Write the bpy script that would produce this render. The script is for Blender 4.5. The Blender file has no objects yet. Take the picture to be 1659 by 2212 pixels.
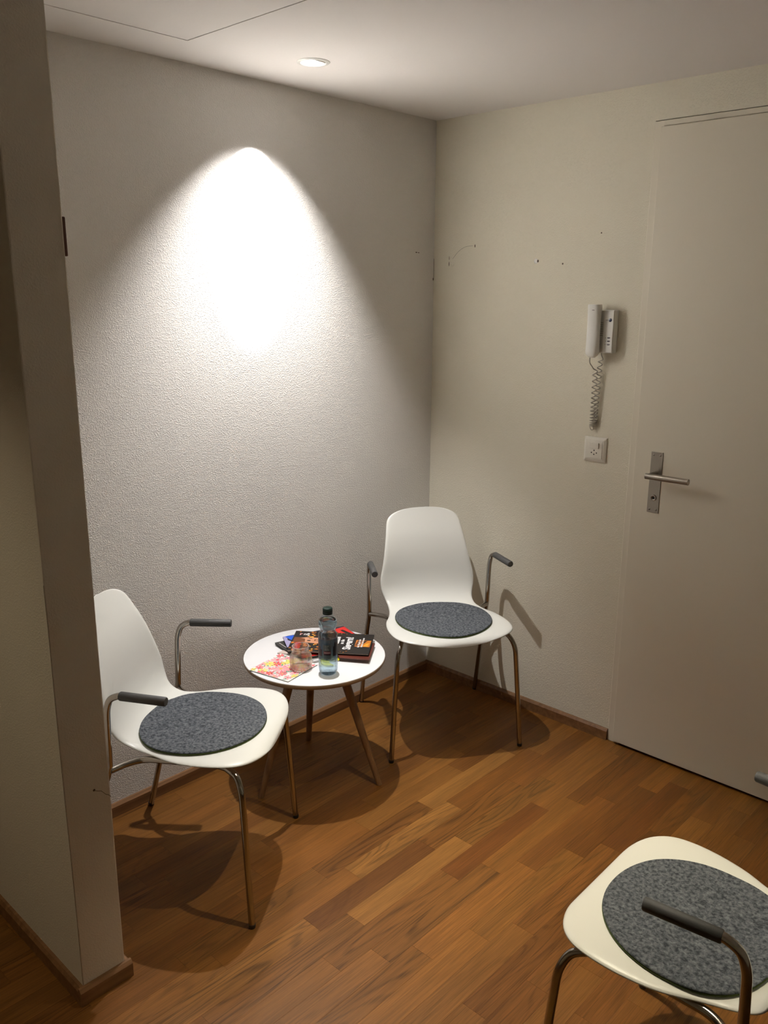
import bpy, bmesh, math, random
from mathutils import Vector, Matrix
random.seed(7)
PI = math.pi
scene = bpy.context.scene
COL = scene.collection

# ------------------------------------------------------------------ camera
CAM = Vector((-2.59598, -2.18859, 1.56389))
YAW, PITCH, ROLL, FPX = 0.755324, -0.250262, 0.005535, 1833.38
fw = Vector((math.cos(YAW)*math.cos(PITCH), math.sin(YAW)*math.cos(PITCH), math.sin(PITCH)))
rt = Vector((math.sin(YAW), -math.cos(YAW), 0)); up = rt.cross(fw)
rt2 = math.cos(ROLL)*rt + math.sin(ROLL)*up
up2 = -math.sin(ROLL)*rt + math.cos(ROLL)*up
cd = bpy.data.cameras.new('camera'); cam = bpy.data.objects.new('camera', cd); COL.objects.link(cam)
cam.matrix_world = Matrix(((rt2.x, up2.x, -fw.x, CAM.x), (rt2.y, up2.y, -fw.y, CAM.y), (rt2.z, up2.z, -fw.z, CAM.z), (0, 0, 0, 1)))
cd.sensor_fit = 'HORIZONTAL'; cd.sensor_width = 36; cd.lens = 36*FPX/1659; cd.clip_start = 0.02
scene.camera = cam

# ------------------------------------------------------------------ world, exposure, lamps' numbers
w = bpy.data.worlds.new('world'); scene.world = w; w.use_nodes = True
w.node_tree.nodes['Background'].inputs[0].default_value = (0.02, 0.017, 0.014, 1)
w.node_tree.nodes['Background'].inputs[1].default_value = 1.0
vs = scene.view_settings
vs.view_transform = 'Standard'; vs.look = 'None'; vs.exposure = 0.52; vs.gamma = 1.0; vs.use_curve_mapping = False
SPOT_WATT, SPOT_COL = 23.0, (1.0, 0.965, 0.955)      # recessed spot over the table
SPOT_AXIS = Vector((-0.034, 0.236, -0.971)); HOT_AXIS = Vector((-0.03, 0.585, -0.811))
DOWN_WATT, DOWN_COL = 78.0, (1.0, 0.89, 0.66)      # second recessed lamp, above the frame
HALL_FILL_WATT, HALL_FILL_COL = 24.0, (1.0, 0.84, 0.58)       # unseen fill lamp added in the hall left of the pier

# ------------------------------------------------------------------ helpers
H = 2.188   # ceiling
def tag(o, label=None, cat=None, group=None, kind=None):
    if label: o['label'] = label
    if cat: o['category'] = cat
    if group: o['group'] = group
    if kind: o['kind'] = kind
    return o
def empty(name, loc=(0, 0, 0), rz=0, label=None, cat=None, group=None):
    o = bpy.data.objects.new(name, None); COL.objects.link(o); o.location = loc; o.rotation_euler = (0, 0, rz)
    o.empty_display_size = 0.05
    return tag(o, label, cat, group)
def link(name, me, mat=None, parent=None, smooth=True):
    o = bpy.data.objects.new(name, me); COL.objects.link(o)
    if mat and not me.materials: me.materials.append(mat)
    if parent: o.parent = parent
    if smooth:
        for pl in me.polygons: pl.use_smooth = True
    return o
def bmobj(name, bm, mat=None, parent=None, smooth=False):
    bmesh.ops.recalc_face_normals(bm, faces=bm.faces)
    me = bpy.data.meshes.new(name); bm.to_mesh(me); bm.free()
    return link(name, me, mat, parent, smooth)
def add_box(bm, lo, hi, bev=0.0, seg=2):
    vsx = [bm.verts.new((x, y, z)) for x in (lo[0], hi[0]) for y in (lo[1], hi[1]) for z in (lo[2], hi[2])]
    F = [(0, 1, 3, 2), (4, 6, 7, 5), (0, 4, 5, 1), (2, 3, 7, 6), (0, 2, 6, 4), (1, 5, 7, 3)]
    fs = [bm.faces.new([vsx[i] for i in f]) for f in F]
    if bev > 0:
        es = list({e for f in fs for e in f.edges})
        bmesh.ops.bevel(bm, geom=es, offset=bev, segments=seg, affect='EDGES', profile=0.5)
def box(name, lo, hi, mat, parent=None, bev=0.0, seg=2, smooth=False):
    bm = bmesh.new(); add_box(bm, lo, hi, bev, seg); return bmobj(name, bm, mat, parent, smooth)
def smooth_path(pts, n=8):
    P = [Vector(p) for p in pts]; out = []
    for i in range(len(P)-1):
        p0 = P[max(i-1, 0)]; p1 = P[i]; p2 = P[i+1]; p3 = P[min(i+2, len(P)-1)]
        d1 = (p2-p1).length; d0 = (p1-p0).length or d1; d3 = (p3-p2).length or d1
        m1 = (p2-p0)/(d0+d1)*d1 if i > 0 else (p2-p1); m2 = (p3-p1)/(d1+d3)*d1 if i < len(P)-2 else (p2-p1)
        for k in range(n):
            t = k/n; out.append(p1*(2*t**3-3*t**2+1)+m1*(t**3-2*t**2+t)+p2*(-2*t**3+3*t**2)+m2*(t**3-t**2))
    out.append(P[-1]); return out
def add_tube(bm, path, r, seg=14, caps=True, radii=None):
    P = [Vector(p) for p in path]; rings = []; ref = None
    for i, p in enumerate(P):
        t = (P[min(i+1, len(P)-1)]-P[max(i-1, 0)]).normalized()
        if ref is None: ref = t.orthogonal().normalized()
        ref = (ref - t*ref.dot(t)).normalized(); b = t.cross(ref)
        rr = radii[i] if radii else r
        rings.append([bm.verts.new(p+(ref*math.cos(a)+b*math.sin(a))*rr) for a in [2*PI*k/seg for k in range(seg)]])
    for a, b in zip(rings, rings[1:]):
        for k in range(seg): bm.faces.new((a[k], a[(k+1) % seg], b[(k+1) % seg], b[k]))
    if caps: bm.faces.new(rings[0][::-1]); bm.faces.new(rings[-1])
def tube(name, path, r, mat, parent=None, seg=14, radii=None, caps=True):
    bm = bmesh.new(); add_tube(bm, path, r, seg, caps, radii); o = bmobj(name, bm, mat, parent, True)
    autosmooth(o); return o
def autosmooth(o, ang=40):
    me = o.data; bm = bmesh.new(); bm.from_mesh(me)
    for e in bm.edges:
        if len(e.link_faces) == 2 and e.calc_face_angle(0) > math.radians(ang): e.smooth = False
    bm.to_mesh(me); bm.free()
def add_lathe(bm, prof, seg=48, center=(0, 0), a0=0, a1=2*PI):
    full = abs(a1-a0-2*PI) < 1e-6; rings = []
    n = seg if full else seg+1
    for r, z in prof:
        if r < 1e-6: rings.append([bm.verts.new((center[0], center[1], z))])
        else: rings.append([bm.verts.new((center[0]+r*math.cos(a0+(a1-a0)*k/seg), center[1]+r*math.sin(a0+(a1-a0)*k/seg), z)) for k in range(n)])
    for a, b in zip(rings, rings[1:]):
        for k in range(seg):
            k2 = (k+1) % n
            va = [a[0]] if len(a) == 1 else [a[k], a[k2]]; vb = [b[0]] if len(b) == 1 else [b[k2], b[k]]
            f = va+vb
            if len(f) >= 3: bm.faces.new(f)
def lathe(name, prof, mat, parent=None, seg=48, center=(0, 0), **kw):
    bm = bmesh.new(); add_lathe(bm, prof, seg, center, **kw); o = bmobj(name, bm, mat, parent, True); autosmooth(o, 50); return o
def curve_smooth(prof, n=6):
    return [(v.x, v.z) for v in smooth_path([(r, 0, z) for r, z in prof], n)]

# ------------------------------------------------------------------ materials
def newmat(name, col=(.8, .8, .8), rough=.5, metal=0.0, **kw):
    m = bpy.data.materials.new(name); m.use_nodes = True
    b = m.node_tree.nodes['Principled BSDF']
    b.inputs['Base Color'].default_value = (*col, 1); b.inputs['Roughness'].default_value = rough; b.inputs['Metallic'].default_value = metal
    for k, v in kw.items(): b.inputs[k].default_value = v
    return m
def N(m, typ, **kw):
    n = m.node_tree.nodes.new(typ)
    for k, v in kw.items(): setattr(n, k, v)
    return n
def L(m, a, b): m.node_tree.links.new(a, b)
def bump_noise(m, scale, dist, strength=1.0, detail=2.0, rough=.5, coord='Object', scl=None):
    tc = N(m, 'ShaderNodeTexCoord'); n = N(m, 'ShaderNodeTexNoise'); n.inputs['Scale'].default_value = scale
    n.inputs['Detail'].default_value = detail; n.inputs['Roughness'].default_value = rough
    L(m, tc.outputs[coord], n.inputs['Vector'])
    b = N(m, 'ShaderNodeBump'); b.inputs['Strength'].default_value = strength; b.inputs['Distance'].default_value = dist
    L(m, n.outputs['Fac'], b.inputs['Height']); L(m, b.outputs[0], m.node_tree.nodes['Principled BSDF'].inputs['Normal'])
    return n, b
def plaster(name, col, dist, scale=190):
    m = newmat(name, col, .75)
    tc = N(m, 'ShaderNodeTexCoord')
    n1 = N(m, 'ShaderNodeTexNoise'); n1.inputs['Scale'].default_value = scale; n1.inputs['Detail'].default_value = 1.5; n1.inputs['Roughness'].default_value = .45
    v = N(m, 'ShaderNodeTexVoronoi'); v.inputs['Scale'].default_value = scale*.7; v.feature = 'SMOOTH_F1'
    mm = N(m, 'ShaderNodeMath', operation='MULTIPLY_ADD'); mm.inputs[1].default_value = -.25
    mp = N(m, 'ShaderNodeMapping'); mp.inputs['Rotation'].default_value = (.61, .83, .47); L(m, tc.outputs['Object'], mp.inputs[0])
    L(m, mp.outputs[0], n1.inputs['Vector']); L(m, mp.outputs[0], v.inputs['Vector'])
    rp = N(m, 'ShaderNodeMapRange', interpolation_type='SMOOTHSTEP'); rp.inputs['From Min'].default_value = .42; rp.inputs['From Max'].default_value = .72; L(m, n1.outputs['Fac'], rp.inputs['Value'])
    L(m, v.outputs['Distance'], mm.inputs[0]); L(m, rp.outputs[0], mm.inputs[2])
    b = N(m, 'ShaderNodeBump'); b.inputs['Strength'].default_value = 1.0; b.inputs['Distance'].default_value = dist
    L(m, mm.outputs[0], b.inputs['Height']); L(m, b.outputs[0], m.node_tree.nodes['Principled BSDF'].inputs['Normal'])
    return m
M = {}
M['plaster_rough'] = plaster('rough_white_plaster', (.79, .77, .725), .00062, 285)
M['plaster_fine'] = plaster('fine_cream_plaster', (.775, .735, .605), .0004, 235)
M['plaster_pier'] = plaster('pier_plaster', (.74, .69, .59), .00018, 260)
M['ceiling'] = newmat('ceiling_paint', (.82, .79, .76), .9); bump_noise(M['ceiling'], 120, .0003)
M['door'] = newmat('door_paint', (.74, .69, .57), .42); bump_noise(M['door'], 60, .00012)
M['frame'] = newmat('door_frame_paint', (.75, .70, .58), .4)
M['dark'] = newmat('dark_gap', (.01, .008, .006), .9)
M['white_plastic'] = newmat('white_plastic', (.80, .80, .755), .38)
M['shell'] = newmat('chair_shell_white', (.76, .76, .70), .36); bump_noise(M['shell'], 900, .00008)
M['chrome'] = newmat('chrome_tube', (.42, .39, .35), .16, 1.0)
M['grip'] = newmat('grey_grip', (.062, .062, .060), .6); bump_noise(M['grip'], 1500, .0002)
M['cap'] = newmat('black_foot', (.012, .012, .012), .5)
M['felt_green'] = newmat('green_felt', (.075, .105, .022), .95); bump_noise(M['felt_green'], 700, .0008)
M['steel'] = newmat('brushed_steel', (.34, .31, .27), .34, 1.0)
M['laminate'] = newmat('white_laminate', (.87, .87, .87), .22)
M['ply_edge'] = newmat('table_edge', (.40, .29, .19), .5)
M['navy'] = newmat('navy_button', (.004, .010, .04), .3)
M['greybtn'] = newmat('grey_button', (.12, .10, .11), .5)
M['cord'] = newmat('cord_grey', (.48, .45, .38), .5)
M['cap_green'] = newmat('bottle_cap_green', (.002, .022, .015), .35)
M['paper'] = newmat('paper_edge', (.75, .72, .66), .8)
M['mark'] = newmat('scuff', (.10, .075, .05), .9)
M['maroon'] = newmat('dark_brown_wood', (.085, .026, .012), .5)

def felt():
    m = newmat('grey_felt', (.08, .085, .09), .95)
    tc = N(m, 'ShaderNodeTexCoord'); n = N(m, 'ShaderNodeTexNoise'); n.inputs['Scale'].default_value = 140; n.inputs['Detail'].default_value = 4; n.inputs['Roughness'].default_value = .65
    n.inputs['Distortion'].default_value = .35
    r = N(m, 'ShaderNodeValToRGB'); r.color_ramp.elements[0].position = .36; r.color_ramp.elements[0].color = (.032, .037, .044, 1)
    r.color_ramp.elements[1].position = .70; r.color_ramp.elements[1].color = (.165, .178, .19, 1)
    b = N(m, 'ShaderNodeBump'); b.inputs['Distance'].default_value = .0012
    L(m, tc.outputs['Object'], n.inputs['Vector']); L(m, n.outputs['Fac'], r.inputs[0]); L(m, r.outputs[0], m.node_tree.nodes['Principled BSDF'].inputs['Base Color'])
    L(m, n.outputs['Fac'], b.inputs['Height']); L(m, b.outputs[0], m.node_tree.nodes['Principled BSDF'].inputs['Normal'])
    m.node_tree.nodes['Principled BSDF'].inputs['Specular IOR Level'].default_value = .15
    return m
M['felt'] = felt()

def wood(name, dark, light, axis='X', scale=1.0, rough=.45):
    m = newmat(name, light, rough); bs = m.node_tree.nodes['Principled BSDF']
    tc = N(m, 'ShaderNodeTexCoord'); mp = N(m, 'ShaderNodeMapping')
    s = {'X': (3, 60, 60), 'Z': (60, 60, 3), 'Y': (60, 3, 60)}[axis]; mp.inputs['Scale'].default_value = [q*scale for q in s]
    n = N(m, 'ShaderNodeTexNoise'); n.inputs['Scale'].default_value = 1.0; n.inputs['Detail'].default_value = 4; n.inputs['Distortion'].default_value = .5
    r = N(m, 'ShaderNodeValToRGB'); r.color_ramp.elements[0].position = .3; r.color_ramp.elements[0].color = (*dark, 1); r.color_ramp.elements[1].position = .72; r.color_ramp.elements[1].color = (*light, 1)
    L(m, tc.outputs['Object'], mp.inputs[0]); L(m, mp.outputs[0], n.inputs['Vector']); L(m, n.outputs['Fac'], r.inputs[0]); L(m, r.outputs[0], bs.inputs['Base Color'])
    b = N(m, 'ShaderNodeBump'); b.inputs['Distance'].default_value = .0003; L(m, n.outputs['Fac'], b.inputs['Height']); L(m, b.outputs[0], bs.inputs['Normal'])
    return m
M['oak_leg'] = wood('oak_leg', (.17, .085, .035), (.30, .165, .075), 'Z')
M['skirting'] = wood('oak_skirting', (.15, .07, .026), (.25, .125, .05), 'X')

def plank_mat():
    """lacquered oak: the plank's own tone (object colour) times grain; alpha says how figured the board is"""
    m = newmat('parquet_oak', (.4, .2, .08), .36); bs = m.node_tree.nodes['Principled BSDF']; bs.inputs['Specular IOR Level'].default_value = .2
    tc = N(m, 'ShaderNodeTexCoord'); oi = N(m, 'ShaderNodeObjectInfo')
    off = N(m, 'ShaderNodeCombineXYZ'); mul = N(m, 'ShaderNodeMath', operation='MULTIPLY'); mul.inputs[1].default_value = 37.0
    L(m, oi.outputs['Random'], mul.inputs[0])
    for k in range(3): L(m, mul.outputs[0], off.inputs[k])
    ad = N(m, 'ShaderNodeVectorMath', operation='ADD'); L(m, tc.outputs['Object'], ad.inputs[0]); L(m, off.outputs[0], ad.inputs[1])
    # fine pores
    mp = N(m, 'ShaderNodeMapping'); mp.inputs['Scale'].default_value = (9, 330, 40); L(m, ad.outputs[0], mp.inputs[0])
    n = N(m, 'ShaderNodeTexNoise'); n.inputs['Scale'].default_value = 1; n.inputs['Detail'].default_value = 5; n.inputs['Roughness'].default_value = .62; L(m, mp.outputs[0], n.inputs['Vector'])
    # broad tone along the board
    mp2 = N(m, 'ShaderNodeMapping'); mp2.inputs['Scale'].default_value = (2.2, 26, 10); L(m, ad.outputs[0], mp2.inputs[0])
    n2 = N(m, 'ShaderNodeTexNoise'); n2.inputs['Scale'].default_value = 1; n2.inputs['Detail'].default_value = 3; L(m, mp2.outputs[0], n2.inputs['Vector'])
    # cathedral figure
    mp3 = N(m, 'ShaderNodeMapping'); mp3.inputs['Scale'].default_value = (1.5, 13, 5); L(m, ad.outputs[0], mp3.inputs[0])
    n3 = N(m, 'ShaderNodeTexNoise'); n3.inputs['Scale'].default_value = 1; n3.inputs['Detail'].default_value = 1.2; n3.inputs['Distortion'].default_value = .4; L(m, mp3.outputs[0], n3.inputs['Vector'])
    s = N(m, 'ShaderNodeMath', operation='MULTIPLY'); s.inputs[1].default_value = 88; L(m, n3.outputs['Fac'], s.inputs[0])
    sn = N(m, 'ShaderNodeMath', operation='SINE'); L(m, s.outputs[0], sn.inputs[0])
    sr = N(m, 'ShaderNodeMapRange'); sr.inputs['From Min'].default_value = .1; sr.inputs['From Max'].default_value = 1.0; sr.inputs['To Min'].default_value = 1.0; sr.inputs['To Max'].default_value = .42; L(m, sn.outputs[0], sr.inputs['Value'])
    # break the rings with the pores
    pr = N(m, 'ShaderNodeMapRange'); pr.inputs['From Min'].default_value = .35; pr.inputs['From Max'].default_value = .62; pr.inputs['To Min'].default_value = 1; pr.inputs['To Max'].default_value = .35; L(m, n.outputs['Fac'], pr.inputs['Value'])
    al = N(m, 'ShaderNodeMath', operation='MULTIPLY'); L(m, oi.outputs['Alpha'], al.inputs[0]); L(m, pr.outputs[0], al.inputs[1])
    fig = N(m, 'ShaderNodeMix', data_type='FLOAT'); fig.inputs['A'].default_value = 1.0
    L(m, al.outputs[0], fig.inputs['Factor']); L(m, sr.outputs[0], fig.inputs['B'])
    r1 = N(m, 'ShaderNodeMapRange'); r1.inputs['From Min'].default_value = .3; r1.inputs['From Max'].default_value = .7; r1.inputs['To Min'].default_value = .70; r1.inputs['To Max'].default_value = 1.20; L(m, n.outputs['Fac'], r1.inputs['Value'])
    r2 = N(m, 'ShaderNodeMapRange'); r2.inputs['From Min'].default_value = .3; r2.inputs['From Max'].default_value = .7; r2.inputs['To Min'].default_value = .82; r2.inputs['To Max'].default_value = 1.16; L(m, n2.outputs['Fac'], r2.inputs['Value'])
    a = N(m, 'ShaderNodeMath', operation='MULTIPLY'); L(m, r1.outputs[0], a.inputs[0]); L(m, r2.outputs[0], a.inputs[1])
    b_ = N(m, 'ShaderNodeMath', operation='MULTIPLY'); L(m, a.outputs[0], b_.inputs[0]); L(m, fig.outputs['Result'], b_.inputs[1])
    vm = N(m, 'ShaderNodeVectorMath', operation='SCALE'); L(m, oi.outputs['Color'], vm.inputs[0]); L(m, b_.outputs[0], vm.inputs['Scale'])
    L(m, vm.outputs[0], bs.inputs['Base Color'])
    bu = N(m, 'ShaderNodeBump'); bu.inputs['Distance'].default_value = .00025; L(m, n.outputs['Fac'], bu.inputs['Height']); L(m, bu.outputs[0], bs.inputs['Normal'])
    rr = N(m, 'ShaderNodeMapRange'); rr.inputs['To Min'].default_value = .34; rr.inputs['To Max'].default_value = .5; L(m, n.outputs['Fac'], rr.inputs['Value']); L(m, rr.outputs[0], bs.inputs['Roughness'])
    return m
M['plank'] = plank_mat()

def thin_glass(name, tint, ior=1.5, rough=0.0, boost=1.0):
    m = bpy.data.materials.new(name); m.use_nodes = True; nt = m.node_tree; nt.nodes.clear()
    o = nt.nodes.new('ShaderNodeOutputMaterial'); mx = nt.nodes.new('ShaderNodeMixShader'); t = nt.nodes.new('ShaderNodeBsdfTransparent'); g = nt.nodes.new('ShaderNodeBsdfGlossy'); lw = nt.nodes.new('ShaderNodeLayerWeight'); lw.inputs[0].default_value = .5
    pw = nt.nodes.new('ShaderNodeMath'); pw.operation = 'POWER'; pw.inputs[1].default_value = 4.0; f = nt.nodes.new('ShaderNodeMath'); f.operation = 'MULTIPLY_ADD'; f.inputs[1].default_value = .75; f.inputs[2].default_value = .06
    nt.links.new(lw.outputs['Facing'], pw.inputs[0]); nt.links.new(pw.outputs[0], f.inputs[0])
    t.inputs[0].default_value = (*tint, 1); g.inputs['Roughness'].default_value = rough; g.inputs[0].default_value = (boost, boost, boost, 1)
    nt.links.new(f.outputs[0], mx.inputs[0]); nt.links.new(t.outputs[0], mx.inputs[1]); nt.links.new(g.outputs[0], mx.inputs[2]); nt.links.new(mx.outputs[0], o.inputs[0])
    return m
M['pet'] = thin_glass('clear_bottle_plastic', (.88, .93, .96), 1.5, .04)
M['tumbler'] = bpy.data.materials.new('tumbler_glass')
def mixed_glass(m, tint, ior, fac):
    m.use_nodes = True; nt = m.node_tree; nt.nodes.clear()
    o = nt.nodes.new('ShaderNodeOutputMaterial'); mx = nt.nodes.new('ShaderNodeMixShader'); t = nt.nodes.new('ShaderNodeBsdfTransparent'); g = nt.nodes.new('ShaderNodeBsdfGlass')
    t.inputs[0].default_value = (*tint, 1); g.inputs['Color'].default_value = (*tint, 1); g.inputs['IOR'].default_value = ior; g.inputs['Roughness'].default_value = 0; mx.inputs[0].default_value = fac
    nt.links.new(t.outputs[0], mx.inputs[1]); nt.links.new(g.outputs[0], mx.inputs[2]); nt.links.new(mx.outputs[0], o.inputs[0])
mixed_glass(M['tumbler'], (.96, .94, .93), 1.45, .55)
M['label_film'] = newmat('blue_label_film', (.05, .12, .19), .3)
M['label_film'].node_tree.nodes['Principled BSDF'].inputs['Alpha'].default_value = .72
def water_mat():
    m = bpy.data.materials.new('water'); m.use_nodes = True; nt = m.node_tree; nt.nodes.clear()
    o = nt.nodes.new('ShaderNodeOutputMaterial'); mx = nt.nodes.new('ShaderNodeMixShader'); t = nt.nodes.new('ShaderNodeBsdfTransparent'); g = nt.nodes.new('ShaderNodeBsdfRefraction')
    t.inputs[0].default_value = (.80, .88, .92, 1); g.inputs['Color'].default_value = (.80, .88, .92, 1); g.inputs['IOR'].default_value = 1.33; mx.inputs[0].default_value = .7
    nt.links.new(t.outputs[0], mx.inputs[1]); nt.links.new(g.outputs[0], mx.inputs[2]); nt.links.new(mx.outputs[0], o.inputs[0]); return m
M['water'] = water_mat()
def emit(name, col, s):
    m = bpy.data.materials.new(name); m.use_nodes = True; nt = m.node_tree; nt.nodes.clear()
    o = nt.nodes.new('ShaderNodeOutputMaterial'); e = nt.nodes.new('ShaderNodeEmission'); e.inputs[0].default_value = (*col, 1); e.inputs[1].default_value = s; nt.links.new(e.outputs[0], o.inputs[0]); return m
M['lamp_glow'] = emit('lamp_glow', (1, .95, .92), 12.0)

# ------------------------------------------------------------------ room shell
XL, YB, YH = -3.5, -3.7, 1.6          # hall's far side, wall behind the camera, end of the hall
PX0, PX1, PY = -1.896, -1.791, -0.600  # the pier between hall and niche
T = .12
wb = box('wall_back', (PX1, 0, -.05), (T, T, H+.1), M['plaster_rough']); tag(wb, kind='structure')
# right wall in pieces around the door opening (y -0.869 .. -1.90, top 2.079)
DY0, DY1, DTOP = -0.870, -1.900, 2.079
bm = bmesh.new()
add_box(bm, (0, DY0, -.05), (T, 0, H+.1)); add_box(bm, (0, DY1, DTOP+.0022), (T, DY0, H+.1)); add_box(bm, (0, YB, -.05), (T, DY1, H+.1))  # thin slot left above the frame stands in for its shadow line
wr = bmobj('wall_right', bm, M['plaster_fine']); tag(wr, kind='structure')
wp = box('wall_pier', (PX0, PY, -.05), (PX1, YH, H+.1), M['plaster_pier'], bev=.003); tag(wp, kind='structure')
tag(box('wall_left', (XL-T, YB, -.05), (XL, YH, H+.1), M['plaster_fine']), kind='structure')
tag(box('wall_front', (XL-T, YB-T, -.05), (T, YB, H+.1), M['plaster_fine']), kind='structure')
tag(box('wall_hall', (XL-T, YH, -.05), (PX0, YH+T, H+.1), M['plaster_fine']), kind='structure')

# ceiling with the hatch opening and two lamp holes cut out
LAMPS = [(-0.852, -0.268), (-1.10, -1.27), (-2.6, -.35)]
HX0, HX1, HY0, HY1 = -1.80, -1.204, -0.780, -0.182
HX0 = PX1+.02
def ceiling_mesh():
    bm = bmesh.new(); z = H
    def square_with_hole(cx, cy, s, r, n=32):
        outer = []; inner = []
        for k in range(n):
            a = 2*PI*k/n; c, d = math.cos(a), math.sin(a); q = s/max(abs(c), abs(d))
            outer.append(bm.verts.new((cx+c*q, cy+d*q, z))); inner.append(bm.verts.new((cx+c*r, cy+d*r, z)))
        up_ = [bm.verts.new((v.co.x, v.co.y, z+.06)) for v in inner]
        for k in range(n):
            j = (k+1) % n; bm.faces.new((outer[k], outer[j], inner[j], inner[k])); bm.faces.new((inner[k], inner[j], up_[j], up_[k]))
    S = .06; holes = [(lx-S, lx+S, ly-S, ly+S) for lx, ly in LAMPS]+[(HX0, HX1, HY0, HY1)]
    xs = sorted({XL-T, T}|{h[0] for h in holes}|{h[1] for h in holes}); ys = sorted({YB-T, YH+T}|{h[2] for h in holes}|{h[3] for h in holes})
    vv = {}
    def V(x, y):
        if (x, y) not in vv: vv[(x, y)] = bm.verts.new((x, y, z))
        return vv[(x, y)]
    for x0, x1 in zip(xs, xs[1:]):
        for y0, y1 in zip(ys, ys[1:]):
            cx, cy = (x0+x1)/2, (y0+y1)/2
            if any(h[0] < cx < h[1] and h[2] < cy < h[3] for h in holes): continue
            bm.faces.new((V(x0, y0), V(x0, y1), V(x1, y1), V(x1, y0)))
    for lx, ly in LAMPS: square_with_hole(lx, ly, S, .034)
    # sides of the hatch opening
    c = [(HX0, HY0), (HX1, HY0), (HX1, HY1), (HX0, HY1)]
    for k in range(4):
        a, b = c[k], c[(k+1) % 4]
        bm.faces.new((bm.verts.new((*a, z)), bm.verts.new((*b, z)), bm.verts.new((*b, z+.02)), bm.verts.new((*a, z+.02))))
    return bm
ceil = bmobj('ceiling', ceiling_mesh(), M['ceiling']); tag(ceil, kind='structure')
for f in ceil.data.polygons: pass
box('ceiling_slab', (XL-T, YB-T, H+.075), (T, YH+T, H+.12), M['dark'], ceil)
box('access_panel', (HX0+.002, HY0+.002, H+.0008), (HX1-.0022, HY1-.0022, H+.018), M['ceiling'], ceil)

# ------------------------------------------------------------------ floor: one object per board in view
TONES = [(.335, .165, .066), (.30, .142, .054), (.37, .19, .078), (.26, .118, .045), (.32, .15, .056), (.345, .175, .07)]
LIGHT, MID, DARK, RED, ORG = (.44, .245, .115), (.33, .165, .066), (.185, .082, .034), (.20, .078, .028), (.42, .205, .078)
P, PL = .06667, .4515; Y0 = -.560
known_off = {0: -.538, 1: -.324, 2: -.712, 3: -.472, 4: -.382, 5: -.529, 6: -.879, 7: -.349, 8: -.205, 9: -.562, 10: -.402, 11: -.245, 12: -1.02, 13: -.70}
known = {(3, -1.377): (DARK, .25), (4, -1.286): (LIGHT, .0), (5, -.98): (RED, 0), (2, -1.163): (LIGHT, .75), (5, -1.435): (MID, .9), (6, -1.334): ((.28, .142, .056), 1), (1, -.777): (LIGHT, 0),
         (2, -.712): ((.25, .115, .043), 0), (1, -1.229): ((.25, .12, .048), .9), (0, -.987): ((.36, .185, .075), 0), (3, -.928): ((.27, .13, .05), 1), (4, -.832): ((.31, .165, .067), .95), (4, -.382): (MID, 0), (5, -.529): ((.34, .17, .066), 0),
         (3, -1.83): ((.40, .215, .09), 1), (6, -1.786): ((.40, .205, .092), .6), (4, -1.74): ((.30, .155, .065), .9), (5, -1.887): ((.34, .175, .075), 0), (7, -1.256): (ORG, .3), (8, -1.574): ((.43, .215, .082), 0), (7, -1.71): ((.33, .165, .06), .9), (6, -.879): ((.35, .175, .065), 0), (7, -.808): ((.29, .13, .047), 0), (8, -1.12): ((.36, .185, .07), .5),
         (8, -.665): ((.21, .09, .032), .3), (7, -.349): ((.24, .105, .036), 0), (8, -.205): ((.36, .17, .055), 0), (9, -.562): (RED, 0), (0, -.538): ((.22, .098, .038), 0)}
fwd_n = fw
def project(p):
    d = Vector(p)-CAM; z = d.dot(fw)
    if z < .05: return None
    return 829.5+FPX*d.dot(rt2)/z, 1106-FPX*d.dot(up2)/z
def in_view(x0, x1, y0, y1):
    for i in range(5):
        for j in range(3):
            q = project((x0+(x1-x0)*i/4, y0+(y1-y0)*j/2, 0))
            if q and -10 < q[0] < 1669 and -10 < q[1] < 2222: return True
    return False
def plank_bm(bm, x0, x1, y0, y1, z=0.0, t=.012, b=.00025, g=.00010):
    x0 += g; x1 -= g; y0 += g; y1 -= g
    top = [bm.verts.new(c) for c in ((x0+b, y0+b, z), (x1-b, y0+b, z), (x1-b, y1-b, z), (x0+b, y1-b, z))]
    mid = [bm.verts.new(c) for c in ((x0, y0, z-b), (x1, y0, z-b), (x1, y1, z-b), (x0, y1, z-b))]
    bot = [bm.verts.new(c) for c in ((x0, y0, z-t), (x1, y0, z-t), (x1, y1, z-t), (x0, y1, z-t))]
    bm.faces.new(top)
    for A, B in ((top, mid), (mid, bot)):
        for k in range(4): bm.faces.new((A[k], B[k], B[(k+1) % 4], A[(k+1) % 4]))
floor = box('floor', (XL-T, YB-T, -.08), (T, YH+T, -.0125), M['dark']); tag(floor, kind='structure')
shared_plank = {}; rest = bmesh.new(); planks = []
rnd = random.Random(11)
def on_pier(x0, x1, y0, y1): return x0 > PX0 and x1 < PX1 and y0 > PY
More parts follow.
